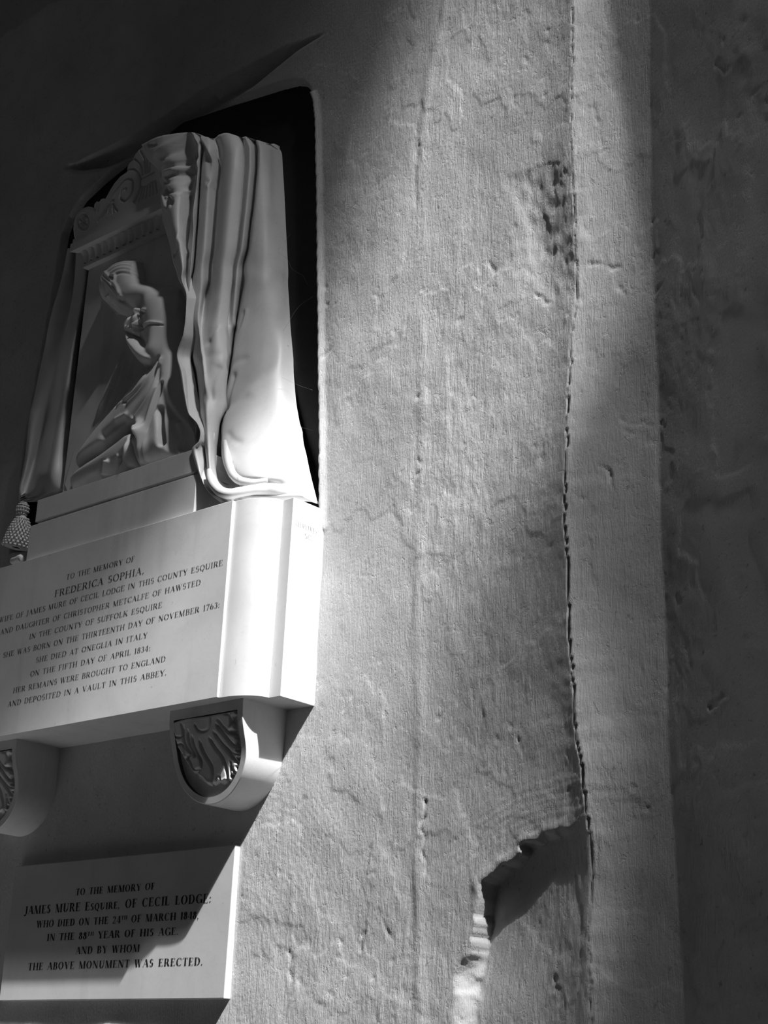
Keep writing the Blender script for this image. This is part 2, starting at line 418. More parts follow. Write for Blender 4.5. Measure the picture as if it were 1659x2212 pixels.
# ------------------------------------------------------------------ inscription lettering
TH, TN = .135, .05
def g_rect(x0, y0, x1, y1): return [(x0, y0), (x1, y0), (x1, y1), (x0, y1)]
class G:
    def __init__(s, w, th): s.w = w; s.p = []; s.th = th
    def stem(s, x, y0=0., y1=1., w=None, t=True, b=True, sl=.085):
        w = w or s.th; s.p.append(g_rect(x, y0, x+w, y1))
        if t: s.p.append(g_rect(x-sl, y1-TN*.8, x+w+sl, y1))
        if b: s.p.append(g_rect(x-sl, y0, x+w+sl, y0+TN*.8))
        return s
    def bar(s, x0, x1, y, tick=0, w=TN):
        s.p.append(g_rect(x0, y-w/2, x1, y+w/2))
        if tick: s.p.append([(x1-TN, y), (x1+.01, y), (x1+.015, y+tick), (x1-.012, y+tick)])
        return s
    def dia(s, x0, y0, x1, y1, w): s.p.append([(x0, y0), (x0+w, y0), (x1+w, y1), (x1, y1)]); return s
    def ser(s, x, y, w, up, sl=.08): s.p.append(g_rect(x-sl, y-(TN*.8 if up else 0), x+w+sl, y+(0 if up else TN*.8))); return s
    def arc(s, cx, cy, rx, ry, a0, a1, w=None, n=18):
        w = w or s.th
        for i in range(n):
            b0, b1 = math.radians(a0+(a1-a0)*i/n), math.radians(a0+(a1-a0)*(i+1)/n)
            o = lambda b: (cx+rx*math.cos(b), cy+ry*math.sin(b))
            q = lambda b: (cx+(rx-w)*math.cos(b), cy+(ry-TN)*math.sin(b))
            s.p.append([o(b0), o(b1), q(b1), q(b0)])
        return s
    def dot(s, x, y, r=.075):
        s.p.append([(x+r*math.cos(k*math.pi/4), y+r*math.sin(k*math.pi/4)) for k in range(8)]); return s
def glyph(c, th):
    t = th; n = TN
    g = G(.7, th)
    if c == 'A': g.w = .86; g.dia(.08, 0, .40, 1, n).dia(.64, 0, .36, 1, t).bar(.2, .66, .36).ser(.06, 0, n, 0).ser(.64, 0, t, 0)
    elif c == 'B': g.w = .74; g.stem(.1).bar(.15, .42, .975).bar(.15, .45, .53).bar(.15, .45, .025).arc(.4, .765, .25, .235, -90, 90).arc(.42, .265, .28, .265, -90, 90)
    elif c == 'C': g.w = .82; g.arc(.45, .5, .40, .52, 48, 312).dia(.70, .72, .72, .98, n).dia(.70, .05, .70, .25, n*.7)
    elif c == 'D': g.w = .86; g.stem(.1).bar(.15, .42, .975).bar(.15, .42, .025).arc(.40, .5, .40, .5, -90, 90)
    elif c == 'E': g.w = .72; g.stem(.1).bar(.15, .62, .975, -.2).bar(.15, .50, .52).bar(.15, .66, .025, .2); g.p.append(g_rect(.47, .42, .50, .62))
    elif c == 'F': g.w = .66; g.stem(.1).bar(.15, .60, .975, -.2).bar(.15, .48, .50); g.p.append(g_rect(.45, .40, .48, .60))
    elif c == 'G': g.w = .86; g.arc(.45, .5, .40, .52, 48, 300).dia(.70, .72, .72, .98, n).stem(.66, .02, .42, t, True, False)
    elif c == 'H': g.w = .92; g.stem(.1).stem(.66).bar(.15, .7, .51)
    elif c == 'I': g.w = .40; g.stem(.13)
    elif c == 'J': g.w = .50; g.stem(.25, .05, 1, t, True, False).arc(.17, .02, .21, .22, 190, 360)
    elif c == 'K': g.w = .86; g.stem(.1).dia(.2, .42, .68, 1, n).dia(.62, 0, .34, .58, t).ser(.62, 0, t, 0).ser(.68, 1, n, 1)
    elif c == 'L': g.w = .68; g.stem(.1).bar(.15, .62, .025, .26)
    elif c == 'M': g.w = 1.08; g.stem(.12, 0, 1, n).stem(.80, 0, 1, t).dia(.44, 0, .10, 1, t).dia(.47, 0, .83, 1, n)
    elif c == 'N': g.w = .90; g.stem(.12, 0, 1, n).stem(.72, 0, 1, n, True, False).dia(.64, 0, .08, 1, t)
    elif c == 'O': g.w = .92; g.arc(.46, .5, .41, .52, 0, 360, None, 28)
    elif c == 'P': g.w = .70; g.stem(.1).bar(.15, .42, .975).bar(.15, .42, .45).arc(.40, .71, .27, .29, -90, 90)
    elif c == 'Q': g.w = .92; g.arc(.46, .5, .41, .52, 0, 360, None, 28).dia(.62, -.22, .42, .06, t)
    elif c == 'R': g.w = .84; g.stem(.1).bar(.15, .42, .975).bar(.15, .42, .48).arc(.40, .735, .27, .265, -90, 90).dia(.62, 0, .36, .48, t).ser(.66, 0, t*.8, 0, .05)
    elif c == 'S': g.w = .64; g.arc(.32, .745, .235, .275, 40, 262).arc(.33, .265, .25, .29, -142, 85).dia(.50, .76, .51, .96, n*.8).dia(.08, .04, .08, .24, n*.8)
    elif c == 'T': g.w = .76; g.stem(.31, 0, 1, t, False).bar(.05, .71, .975, -.2); g.p.append([(.04, .975), (.09, .975), (.07, .77), (.05, .77)])
    elif c == 'U': g.w = .88; g.stem(.12, .3, 1, t, True, False).stem(.70, .3, 1, n, True, False).arc(.435, .32, .315, .34, 180, 360)
    elif c == 'V': g.w = .84; g.dia(.36, 0, .08, 1, t).dia(.40, 0, .68, 1, n).ser(.08, 1, t, 1).ser(.68, 1, n, 1)
    elif c == 'W': g.w = 1.2; g.dia(.32, 0, .08, 1, t).dia(.36, 0, .56, 1, n).dia(.74, 0, .50, 1, t).dia(.80, 0, 1.03, 1, n).ser(.08, 1, t, 1).ser(.50, 1, t, 1).ser(1.03, 1, n, 1)
    elif c == 'Y': g.w = .82; g.stem(.35, 0, .45, t, False).dia(.35, .42, .06, 1, t).dia(.42, .42, .68, 1, n).ser(.06, 1, t, 1).ser(.68, 1, n, 1)
    elif c == '1': g.w = .42; g.stem(.14, 0, 1, t, False).dia(.05, .86, .16, 1, n)
    elif c == '2': g.w = .62; g.arc(.30, .72, .25, .28, -30, 170).dia(.06, .03, .42, .60, n*1.6).bar(.06, .56, .04, .12, n*1.8)
    elif c == '3': g.w = .60; g.arc(.27, .76, .23, .24, -80, 150).arc(.27, .27, .27, .28, -150, 85)
    elif c == '4': g.w = .66; g.stem(.38, 0, 1, t, False).bar(.04, .60, .27).dia(.03, .27, .38, 1, n)
    elif c == '6': g.w = .64; g.arc(.32, .29, .27, .30, 0, 360).arc(.44, .36, .39, .66, 105, 190)
    elif c == '7': g.w = .60; g.bar(.06, .56, .96, 0, n*1.7).dia(.16, 0, .44, .95, t); g.p.append(g_rect(.05, .8, .09, .98))
    elif c == '8': g.w = .62; g.arc(.31, .75, .23, .25, 0, 360).arc(.31, .265, .27, .28, 0, 360)
    elif c == '.': g.w = .28; g.dot(.13, .06)
    elif c == ',': g.w = .28; g.dot(.13, .06).dia(.06, -.16, .13, .04, .06)
    elif c == ':': g.w = .30; g.dot(.14, .08).dot(.14, .56)
    elif c == ';': g.w = .30; g.dot(.14, .58).dot(.14, .08).dia(.07, -.14, .14, .05, .06)
    else: g.w = .42
    return g
def lettering(name, text, p0, p1, cap, depth, mat, parent, th=TH, space=.42, side=None):
    """a line of serif capitals fitted between two points of the stone face; '^x' is a raised small letter, lower case a small capital"""
    items = []; x = 0.0; i = 0
    while i < len(text):
        c = text[i]; sc, dy = 1.0, 0.0
        if c == '^': i += 1; c = text[i]; sc, dy = .55, .45
        elif c.islower(): c = c.upper(); sc = .80
        g = glyph(c, th)
        if c == ' ': x += space
        else: items.append((g, x, sc, dy)); x += g.w*sc+.07
        i += 1
    x -= .07
    a = np.array(p0); b = np.array(p1); ex = (b-a)/x; ez = np.array([0, 0, cap])
    off = np.array([0, -.0007, 0]) if side is None else np.array(side)
    ln = empty(name, tuple(a)); ln.empty_display_size = .01
    ln.parent = parent; ln.matrix_parent_inverse = Matrix.Translation(-Vector(parent.location))
    for g, gx, sc, dy in items:
        V = []; F = []
        for poly in g.p:
            k = len(V)
            for (px, py) in poly: V.append(ex*(gx+px*sc)+ez*(dy+py*sc)+off)
            F.append(list(range(k, k+len(poly))))
        o = put('letter', V, F, mat, None, smooth=False); o.parent = ln
    return ln
def face_line(p, q, d):
    """two baseline points measured on the photograph -> level baseline on the stone face"""
    a = at(*p, d); b = at(*q, d); z = (a[2]+b[2])/2
    return (a[0], -d, z), (b[0], -d, z)

# ------------------------------------------------------------------ plinth with the inscription
UC = -.03
ZB, ZT = 2.7255, 3.348
D1, D2 = .2337, .1425
half = [(.803-UC, -.008), (.806-UC, D2), (.760-UC, D2)]
for k in range(0, 15):
    w = math.pi/2*k/14
    half.append((.630-UC+.130*math.cos(w), .1436+.0793*math.sin(w)))
half += [(.630-UC, D1)]
plan = [(UC+u, d) for u, d in half]+[(UC-u, d) for u, d in half[::-1]]
pl = empty('inscription_plinth', (UC, -.1, ZB))
tag(pl, 'wide white marble plinth with rounded ends and the long engraved inscription', 'plinth')
prism_z('block', plan, ZB, ZT, M_MARBLE, pl, .0022)
z4 = lambda x, y: (x/2.304, 950+y/2.304)
UP = [('TO THE MEMORY OF', (330, 692), (670, 608), .0180), ('FREDERICA SOPHIA,', (272, 780), (718, 668), .0238),
      ('WIFE OF JAMES MURE OF CECIL LODGE IN THIS COUNTY ESQUIRE', (-6, 908), (1110, 626), .0180), ('AND DAUGHTER OF CHRISTOPHER METCALFE OF HAWSTED', (2, 970), (1000, 720), .0180),
      ('IN THE COUNTY OF SUFFOLK ESQUIRE', (145, 993), (808, 833), .0180), ('WHERE SHE WAS BORN ON THE THIRTEENTH DAY OF NOVEMBER 1763:', (-104, 1112), (1095, 833), .0180),
      ('SHE DIED AT ONEGLIA IN ITALY', (178, 1110), (735, 983), .0180), ('ON THE FIFTH DAY OF APRIL 1834:', (150, 1180), (750, 1046), .0180),
      ('HER REMAINS WERE BROUGHT TO ENGLAND', (65, 1262), (825, 1100), .0180), ('AND DEPOSITED IN A VAULT IN THIS ABBEY.', (38, 1330), (830, 1168), .0180)]
for txt, p, q, cap in UP:
    a, b = face_line(z4(*p), z4(*q), D1)
    lettering('inscription_line', txt, a, b, cap, D1, M_CUT, pl, .125, .55)
SIG = plain('faint_incised_letter', .42, .9)
us = .8055
lettering('signature_line', 'CHANTREY', (us, -.128, 3.262), (us, -.030, 3.262), .016, 0, SIG, pl, .10, .42, (.0012, 0, 0))
lettering('signature_line', 'SC.', (us, -.085, 3.235), (us, -.050, 3.235), .016, 0, SIG, pl, .10, .42, (.0012, 0, 0))

# ------------------------------------------------------------------ lower tablet
tb = empty('memorial_tablet', (-.027, -.01, 1.8815))
tag(tb, 'plain rectangular marble tablet with black lettering below the two shell brackets', 'tablet')
box('slab', -.582, .5285, -.012, .0225, 1.8815, 2.3265, M_TABLET, tb, .0025)
z6 = lambda x, y: (x/2.304, 1780+y/2.304)
LOW = [('TO THE MEMORY OF', (375, 355), (770, 327), .0215), ('JAMES MURE Esquire, OF CECIL LODGE:', (120, 450), (1052, 392), .027), ('WHO DIED ON THE 24^T^H OF MARCH 1848,', (180, 515), (990, 474), .0225),
       ('IN THE 88^T^H YEAR OF HIS AGE.', (232, 580), (888, 554), .0225), ('AND BY WHOM', (375, 648), (695, 637), .0225), ('THE ABOVE MONUMENT WAS ERECTED.', (138, 725), (1010, 704), .0225)]
for txt, p, q, cap in LOW:
    a, b = face_line(z6(*p), z6(*q), .0225)
    lettering('inscription_line', txt, a, b, cap, .0225, M_CUTL, tb, .19, .6)

# ------------------------------------------------------------------ shell brackets under the plinth
BH = .1645; ZC = 2.597; 
def bdepth(Z): return np.interp(Z, [2.43, 2.50, 2.56, 2.60, 2.64, 2.68, 2.73], [.128, .140, .149, .159, .172, .1815, .1835])
def u_outline(hw, ztop, zc, n=26):
    pts = [(hw, ztop)]+[(hw*math.cos(w), zc+hw*math.sin(w)) for w in np.linspace(0, -math.pi, n)]+[(-hw, ztop)]
    return pts
def bracket(uc, label):
    r = empty('shell_bracket', (uc, -.05, ZC-BH))
    tag(r, label, 'bracket', 'shell brackets under the plinth')
    # body: U-shaped console running from the wall to its leaning front, with a border band round a sunk field
    ol = u_outline(BH, ZB, ZC)
    zs = np.concatenate([[ZB], np.linspace(ZB-.01, ZC, 8)])
    full = [(BH, z) for z in zs[:-1]]+ol[1:-1]+[(-BH, z) for z in zs[:-1][::-1]]
    nfo = len(full)
    V = []
    for j, t in enumerate((0, .5, 1)):
        for u, z in full:
            V.append((uc+u, .008 if t == 0 else -(bdepth(z)*t), z))
    F = [[j*nfo+i, j*nfo+(i+1) % nfo, (j+1)*nfo+(i+1) % nfo, (j+1)*nfo+i] for j in range(2) for i in range(nfo-1)]
    k0 = len(V)
    inn = [(u*.87, ZC+(z-ZC)*.87 if z <= ZC else min(z, ZB-.032)) for u, z in full]
    for u, z in inn: V.append((uc+u, -bdepth(z), z))
    F += [[2*nfo+i, 2*nfo+i+1, k0+i+1, k0+i] for i in range(nfo-1)]+[[2*nfo+nfo-1, 2*nfo, k0, k0+nfo-1]]
    o = put('console', V, F, M_CARVED, r, smooth=False); fix_normals(o); soft(o)
    bevel(o, .002)
    # scallop shell carved in the sunk field
    hw = BH*.87
    poly = [(uc+u, z) for u, z in u_outline(hw, ZB-.032, ZC, 30)]
    def shell(U, Z, S):
        x = U-uc
        so_, _, _ = sdf(x, Z, SHELL_OUT)
        h = -.013+.013*np.sqrt(np.clip(so_/.012, 0, 1))+.004*np.exp(-((so_-.007)/.0045)**2)
        for ln in SHELL_RIB:
            e, _, _ = seg_dist(x, Z, ln); h = h-.011*np.exp(-(e/.0045)**2)*(so_ > 0)
            eb = np.hypot(x-ln[0][0], Z-ln[0][1]); h = h+.007*np.exp(-(eb/.005)**2)
        for ln in SHELL_CURL:
            e, _, _ = seg_dist(x, Z, ln); h = h-.007*np.exp(-(e/.0032)**2)*(so_ > 0)
        e, _, _ = seg_dist(x, Z, SHELL_BOSS); h = h-.007*np.exp(-(e/.0035)**2)
        return bdepth(Z)+h-.001
    relief('scallop_shell', poly, shell, .09, M_CARVED, r, .0019)
    return r
def bs(pts, n=0):
    pts = curve2(pts, n) if n else pts
    out = []
    for x, y in pts:
        p = at(340+x/4.1475, 1400+y/4.1475, float(np.interp(y, [550, 1250], [.183, .135]))); out.append((p[0]-.5252, p[2]))
    return out
SHELL_OUT = bs([(150, 660), (200, 640), (265, 620), (345, 610), (480, 590), (560, 572), (690, 548), (700, 590), (668, 618), (662, 660), (690, 690), (680, 732), (646, 745), (690, 770), (702, 815), (690, 850), (730, 878), (728, 900), (700, 912), (745, 935), (750, 962),
    (708, 985), (745, 1038), (738, 1062), (700, 1062), (722, 1105), (700, 1132), (664, 1140), (690, 1176), (650, 1200), (616, 1190), (580, 1215), (540, 1196), (505, 1218), (470, 1230), (432, 1215), (400, 1188), (352, 1152), (345, 1122), (310, 1112), (280, 1072), (236, 1000),
    (215, 965), (205, 940), (183, 900), (165, 862), (172, 842), (155, 812), (162, 780), (150, 740)])
SHELL_RIB = [bs(p, 16) for p in ([(248, 700), (242, 800), (262, 890), (290, 945), (268, 975)], [(316, 790), (322, 850), (346, 930), (384, 1010), (380, 1072), (342, 1112)], [(380, 830), (396, 900), (440, 990), (480, 1060), (490, 1120), (480, 1215)],
    [(465, 805), (510, 890), (568, 970), (600, 1060), (620, 1140), (622, 1195)], [(505, 752), (560, 840), (622, 920), (690, 1010), (742, 1052)], [(530, 685), (600, 780), (660, 858), (728, 888)], [(542, 640), (600, 722), (650, 762), (688, 772)], [(282, 740), (285, 830), (305, 910), (330, 960)])]
SHELL_CURL = [bs(p, 12) for p in ([(175, 800), (215, 800), (235, 740), (225, 680)], [(180, 865), (220, 860), (240, 905), (225, 945)], [(250, 985), (285, 1005), (300, 1050), (330, 1090), (360, 1080)], [(360, 1140), (400, 1165), (430, 1200)], [(600, 590), (640, 600), (655, 640), (650, 690)],
    [(640, 1010), (660, 1080), (690, 1120)], [(600, 880), (660, 935), (720, 950)], [(520, 1180), (540, 1140), (560, 1180)], [(645, 1060), (650, 1120), (660, 1160)])]
SHELL_BOSS = bs([(345, 690), (365, 732), (405, 750), (445, 735), (475, 690), (482, 625)], 20)
bracket(.5252, 'marble bracket carved with a scallop shell, one side in direct sun')
bracket(-.5955, 'marble bracket carved with a scallop shell, wholly in the plinth shadow')

# ------------------------------------------------------------------ stele: base steps, slab, leaf cornice, scrolled crest
st = empty('relief_stele', (UC, -.1, ZT))
tag(st, 'upright white marble stele with stepped base, leaf cornice and scrolled crest', 'stele')
BU0, BU1 = -.452, .432
box('base_step', BU0, BU1, -.03, .220, ZT, 3.4845, M_MARBLE, st, .002)
box('base_step', BU0+.024, BU1-.006, -.03, .219, 3.494, 3.577, M_MARBLE, st, .002)
box('base_joint', BU0+.03, BU1-.012, -.03, .210, 3.4845, 3.494, M_MARBLE, st, 0)
SD = .130
box('back_slab', -.412, .300, -.03, SD, 3.577, 4.56, M_CARVED, st, .002)
# cornice: lower fillet, sloping leaf bed, fascia
box('cornice_fillet', -.418, .20, -.03, .153, 4.528, 4.542, M_CARVED, st, .0015)
def loft_u(name, prof, u0, u1, mat, parent):
    n = len(prof); V = [(u0-(d-.15)*.9, -d, z) for d, z in prof]+[(u1+(d-.15)*.9, -d, z) for d, z in prof]
    F = [[i, (i+1) % n, n+(i+1) % n, n+i] for i in range(n)]+[list(range(n))[::-1], list(range(n, 2*n))]
    o = put(name, V, F, mat, parent, smooth=False); fix_normals(o); return o
loft_u('leaf_bed', [(-.03, 4.542), (.150, 4.542), (.151, 4.55), (.154, 4.570), (.162, 4.588), (.166, 4.592), (-.03, 4.592)], -.415, .18, M_CARVED, st)
loft_u('fascia', [(-.03, 4.592), (.192, 4.592), (.192, 4.626), (.187, 4.629), (.187, 4.646), (-.03, 4.646)], -.421, .18, M_CARVED, st)
# leaves of the cornice
leafV = []; LN, LM = 9, 7
for i in range(LN):
    t = i/(LN-1); z = .001+.047*t; bed = np.interp(z, [0, .008, .028, .046, .05], [0, .001, .004, .012, .016])
    hw = .0158*(math.sin(math.pi*min(1, .12+.62*t))**.5) if t > 0 else .006
    for j in range(LM):
        s = -1+2*j/(LM-1)
        leafV.append((hw*s, -(bed+.150+.007*(1-s*s)+.003*(1-t)*(1-s*s)), z))
leafF = grid_faces(LN, LM)
leaf_me = None
nl = 17
for i in range(nl):
    u = -.404+.0379*i
    if leaf_me is None:
        o = put('leaf', leafV, leafF, M_CARVED); leaf_me = o.data
    else:
        o = bpy.data.objects.new('leaf', leaf_me); COL.objects.link(o)
    o.parent = st; o.location = (u-UC, .1, 4.5425-ZT)
# crest: scrolls and palmettes cut as one plate above the fascia
DCR = .172
q5 = lambda x, y: uz(*Q5(x, y), DCR)
left = [(262, 1400), (236, 1345), (228, 1270), (236, 1190), (262, 1110), (305, 1045), (360, 1002), (420, 984), (470, 992), (500, 1018), (492, 985), (500, 950), (528, 918), (560, 925), (580, 892), (612, 880), (640, 885),
        (660, 850), (700, 775), (760, 680), (830, 600), (880, 565), (922, 535), (918, 500), (935, 450), (965, 408), (1000, 388), (996, 370), (1020, 320), (1060, 268), (1100, 235)]
lp = [q5(*p) for p in left]
lp = [(u, max(z, 4.640)) for u, z in lp]; lp[0] = (lp[0][0], 4.640)
poly = lp+[(-.03, 4.93), (.06, 4.86), (.15, 4.75), (.18, 4.640)]
gro = []
def gr(pts, w=.004, dp=.010, n=0): gro.append(([q5(*p) for p in (pts if not n else curve2(pts, n))], w, dp))
gr([(760, 905), (775, 830), (815, 745), (870, 675), (930, 635), (985, 650), (1006, 720), (990, 810), (945, 885), (885, 920), (845, 890), (842, 820), (875, 765), (910, 755), (918, 778)], .0035, .013, 60)
gr([(935, 515), (1000, 512), (1060, 545), (1094, 610), (1100, 690), (1090, 770), (1050, 860), (1010, 930)], .0035, .012, 40)
gr([(555, 1180), (600, 1100), (660, 1010), (705, 940), (745, 905), (752, 960), (775, 1015), (805, 1050)], .0035, .012, 40)
gr([(695, 930), (740, 850), (790, 760), (850, 690)], .003, .010, 20)
for a, b in (((600, 1140), (655, 1050)), ((640, 1125), (690, 980)), ((690, 1095), (694, 970)), ((718, 1085), (715, 960)), ((755, 1070), (735, 960))): gr([a, b], .003, .010)
for k in range(7):
    gr([(1030+47*k, 938-21*k), (1105+30*k, 740-14*k)], .0032, .012)
gr([(1020, 380), (1070, 420), (1110, 490), (1130, 585)], .003, .010, 16)
gr([(1090, 268), (1135, 350), (1160, 450), (1165, 560)], .003, .010, 16)
gr([(1185, 380), (1195, 560)], .003, .010); gr([(1225, 430), (1220, 545)], .003, .01)
gr([(1105, 742), (1290, 658)], .003, .010); gr([(1105, 640), (1275, 555)], .003, .008)
gr([(500, 1020), (520, 1060), (515, 1100)], .003, .010); gr([(560, 930), (545, 1000), (525, 1040)], .003, .010); gr([(590, 905), (560, 1050)], .003, .01)
dc = (370, 1190)
gr([(dc[0]+68*math.cos(w)+14*math.sin(w), dc[1]+100*math.sin(w)-10*math.cos(w)) for w in np.linspace(0, 2*math.pi, 30)], .003, .011)
for k in range(4):
    w = .5+k*math.pi/2
    gr([dc, (dc[0]+60*math.cos(w), dc[1]+92*math.sin(w))], .0026, .010)
    gr([(dc[0]+24*math.cos(w+.5), dc[1]+36*math.sin(w+.5)), (dc[0]+50*math.cos(w+.8), dc[1]+76*math.sin(w+.8)), (dc[0]+24*math.cos(w+1.1), dc[1]+36*math.sin(w+1.1))], .0022, .007)
def crest(U, Z, S):
    um = U
    d = DCR+.006*sstep(0, .010, S)
    for pts, w, dp in gro:
        e, _, _ = seg_dist(um, Z, pts); d = d-dp*np.exp(-(e/w)**2)
    return d
relief('crest', poly, crest, .02, M_CARVED, st, .0022)
box('crest_back', -.30, .15, -.03, .03, 4.646, 4.86, M_CARVED, st, .002)

# ------------------------------------------------------------------ kneeling woman in relief
FD = SD
def t3(pts, d): return [uz(*T3(x, y), d) for x, y in pts]
HEAD = t3([(520, 222), (478, 222), (440, 230), (400, 250), (362, 280), (332, 318), (305, 360), (275, 405), (256, 450), (247, 500), (246, 560), (254, 590), (275, 612), (300, 624), (322, 636), (340, 654), (354, 678), (366, 690),
           (380, 684), (386, 672), (396, 676), (402, 690), (414, 692), (418, 686), (430, 698), (452, 704), (476, 698), (500, 684), (540, 652), (590, 560), (612, 440), (606, 350), (603, 300), (582, 258), (553, 232)], .185)
NECK = t3([(470, 560), (520, 660), (565, 660), (640, 660), (740, 620), (800, 520), (760, 462), (690, 448), (648, 440), (622, 428), (606, 395), (560, 340), (480, 380), (440, 450)], .18)
BACK = t3([(600, 440), (648, 441), (700, 444), (770, 452), (850, 462), (890, 490), (925, 560), (940, 700), (930, 1000), (940, 1300), (960, 1560), (1000, 1700), (840, 1560), (700, 1300), (620, 1000), (600, 800), (590, 650)], .185)
ARM = t3([(590, 560), (640, 470), (710, 448), (790, 470), (830, 540), (838, 640), (830, 740), (818, 830), (806, 920), (798, 1010), (762, 1088), (702, 1142), (640, 1168), (585, 1160), (540, 1115), (560, 1040), (618, 975), (622, 900), (598, 830), (578, 740), (575, 640)], .21)
FORE = t3([(436, 850), (440, 920), (455, 985), (488, 1052), (535, 1117), (590, 1164), (650, 1165), (705, 1120), (716, 1050), (680, 1000), (635, 968), (590, 925), (540, 890), (510, 855), (480, 822), (450, 815)], .215)
CHEST = t3([(500, 650), (640, 640), (700, 800), (700, 980), (600, 960), (520, 900), (460, 830), (470, 740)], .20)
GOWN = t3([(830, 1000), (850, 1110), (862, 1320), (872, 1480), (885, 1550), (895, 1620), (868, 1840), (882, 1880), (960, 1882), (995, 1895), (990, 1920), (960, 1945), (870, 1960), (780, 1985), (700, 2010), (600, 2045), (470, 2085), (300, 2140), (100, 2215),
           (-30, 2262), (-66, 2180), (-40, 2080), (10, 1920), (60, 1832), (125, 1745), (195, 1655), (270, 1570), (350, 1480), (415, 1405), (480, 1322), (540, 1225), (600, 1165), (690, 1142), (750, 1092)], .195)
VEIL = t3([(452, 1040), (480, 1050), (500, 1080), (560, 1150), (600, 1250), (480, 1420), (350, 1560), (185, 1660), (215, 1560), (270, 1400), (345, 1260), (410, 1130)], .14)
def arm_dome(U, Z, P, R, H):
    s, _, _ = sdf(U, Z, P)
    k = np.clip(s/R, 0, 1)
    return np.where(s > 0, H*np.sqrt(np.maximum(1-(1-k)**2, 0)), -.02)
def smax(a, b, k=.012):
    h = np.clip(.5+.5*(a-b)/k, 0, 1)
    return b+(a-b)*h+k*h*(1-h)
FOLDS = []   # (polyline, width, signed height, relief depth used)
def fold(pts, w, h, d=.20, n=24): FOLDS.append((t3(curve2(pts, n), d), w, h))
# hair, fillet, ear, face
for pts in ([(345, 350), (410, 295), (480, 268), (540, 272)], [(372, 372), (430, 322), (500, 300), (560, 312)], [(395, 392), (450, 350), (510, 335), (565, 345)],
            [(290, 440), (275, 500), (262, 570)], [(310, 450), (300, 520), (278, 590)], [(335, 455), (330, 520), (310, 590)]):
    fold(pts, .0045, -.003)
fold([(432, 402), (470, 380), (520, 372), (575, 385)], .006, -.005)
for dx in (0, 26, 52):
    fold([(288+dx*.9, 398-dx*.7), (360+dx, 462-dx*.4), (430+dx*.6, 535-dx*.4), (470+dx*.1, 588-dx*.3)], .0055, .007)
fold([(300, 408), (372, 470), (465, 580)], .003, -.006)
fold([(322, 392), (398, 462), (468, 570)], .003, -.006)
fold([(405, 400), (428, 395), (440, 420), (436, 460), (424, 478)], .005, .009)
fold([(408, 420), (416, 450), (424, 468)], .005, -.009)
fold([(305, 590), (328, 596), (350, 588)], .0045, -.010)
fold([(300, 575), (330, 570), (360, 566)], .005, .005)
fold([(345, 625), (360, 655), (368, 682)], .008, .006); fold([(378, 640), (385, 664)], .006, -.006)
fold([(402, 688), (420, 676), (436, 668)], .0035, -.009)
fold([(470, 590), (500, 640), (490, 680)], .012, -.014)
# sleeve: gathered at the shoulder knot, hem
fold([(612, 690), (650, 688), (690, 698)], .006, .005); fold([(612, 705), (650, 715), (688, 716)], .004, -.006)
fold([(600, 700), (596, 760), (590, 830)], .006, .007); fold([(612, 720), (618, 780), (632, 838)], .005, -.008)
fold([(572, 842), (630, 838), (700, 824), (815, 818)], .0035, -.004); fold([(600, 826), (700, 810), (800, 804)], .006, .005)
# gown
fold([(802, 1320), (770, 1430), (740, 1540), (700, 1680), (655, 1850), (605, 2020)], .006, -.026)
fold([(785, 1330), (745, 1480), (690, 1660), (630, 1880)], .016, .010)
fold([(612, 1735), (590, 1708), (540, 1722), (430, 1800), (300, 1896), (160, 1985), (30, 2070)], .019, -.068, .18)
fold([(655, 1760), (625, 1690), (560, 1668), (460, 1730), (330, 1828), (150, 1950), (10, 2030)], .016, .024)
fold([(583, 1750), (584, 1850), (578, 2050)], .008, -.050, .18)
fold([(640, 1740), (655, 1830), (632, 1930), (600, 2010)], .016, .020)
fold([(545, 1830), (500, 1940), (480, 2050)], .018, .018); fold([(470, 1930), (400, 2000), (330, 2090)], .012, -.024)
fold([(330, 2010), (280, 2090), (190, 2160), (100, 2190)], .008, .020); fold([(280, 2030), (230, 2100), (120, 2160)], .010, -.020); fold([(420, 1960), (340, 2080), (260, 2130)], .008, .014)
fold([(500, 1598), (450, 1622), (415, 1642)], .010, .010); fold([(470, 1640), (400, 1690), (300, 1770)], .016, -.012)
for pts in ([(735, 1140), (680, 1260), (600, 1380), (500, 1480)], [(690, 1170), (630, 1280), (560, 1370), (470, 1450)], [(770, 1110), (740, 1250), (680, 1420), (560, 1600)], [(640, 1200), (590, 1290), (510, 1390), (400, 1500)]):
    fold(pts, .010, -.010); fold([(x+22, y+6) for x, y in pts], .010, .007)
fold([(782, 1180), (770, 1330)], .009, -.008)
fold([(835, 1570), (842, 1700), (845, 1850)], .010, -.040, .17); fold([(880, 1640), (890, 1760), (872, 1850), (900, 1885), (970, 1890)], .010, .018)
fold([(780, 1975), (860, 1945), (940, 1935)], .007, -.020)
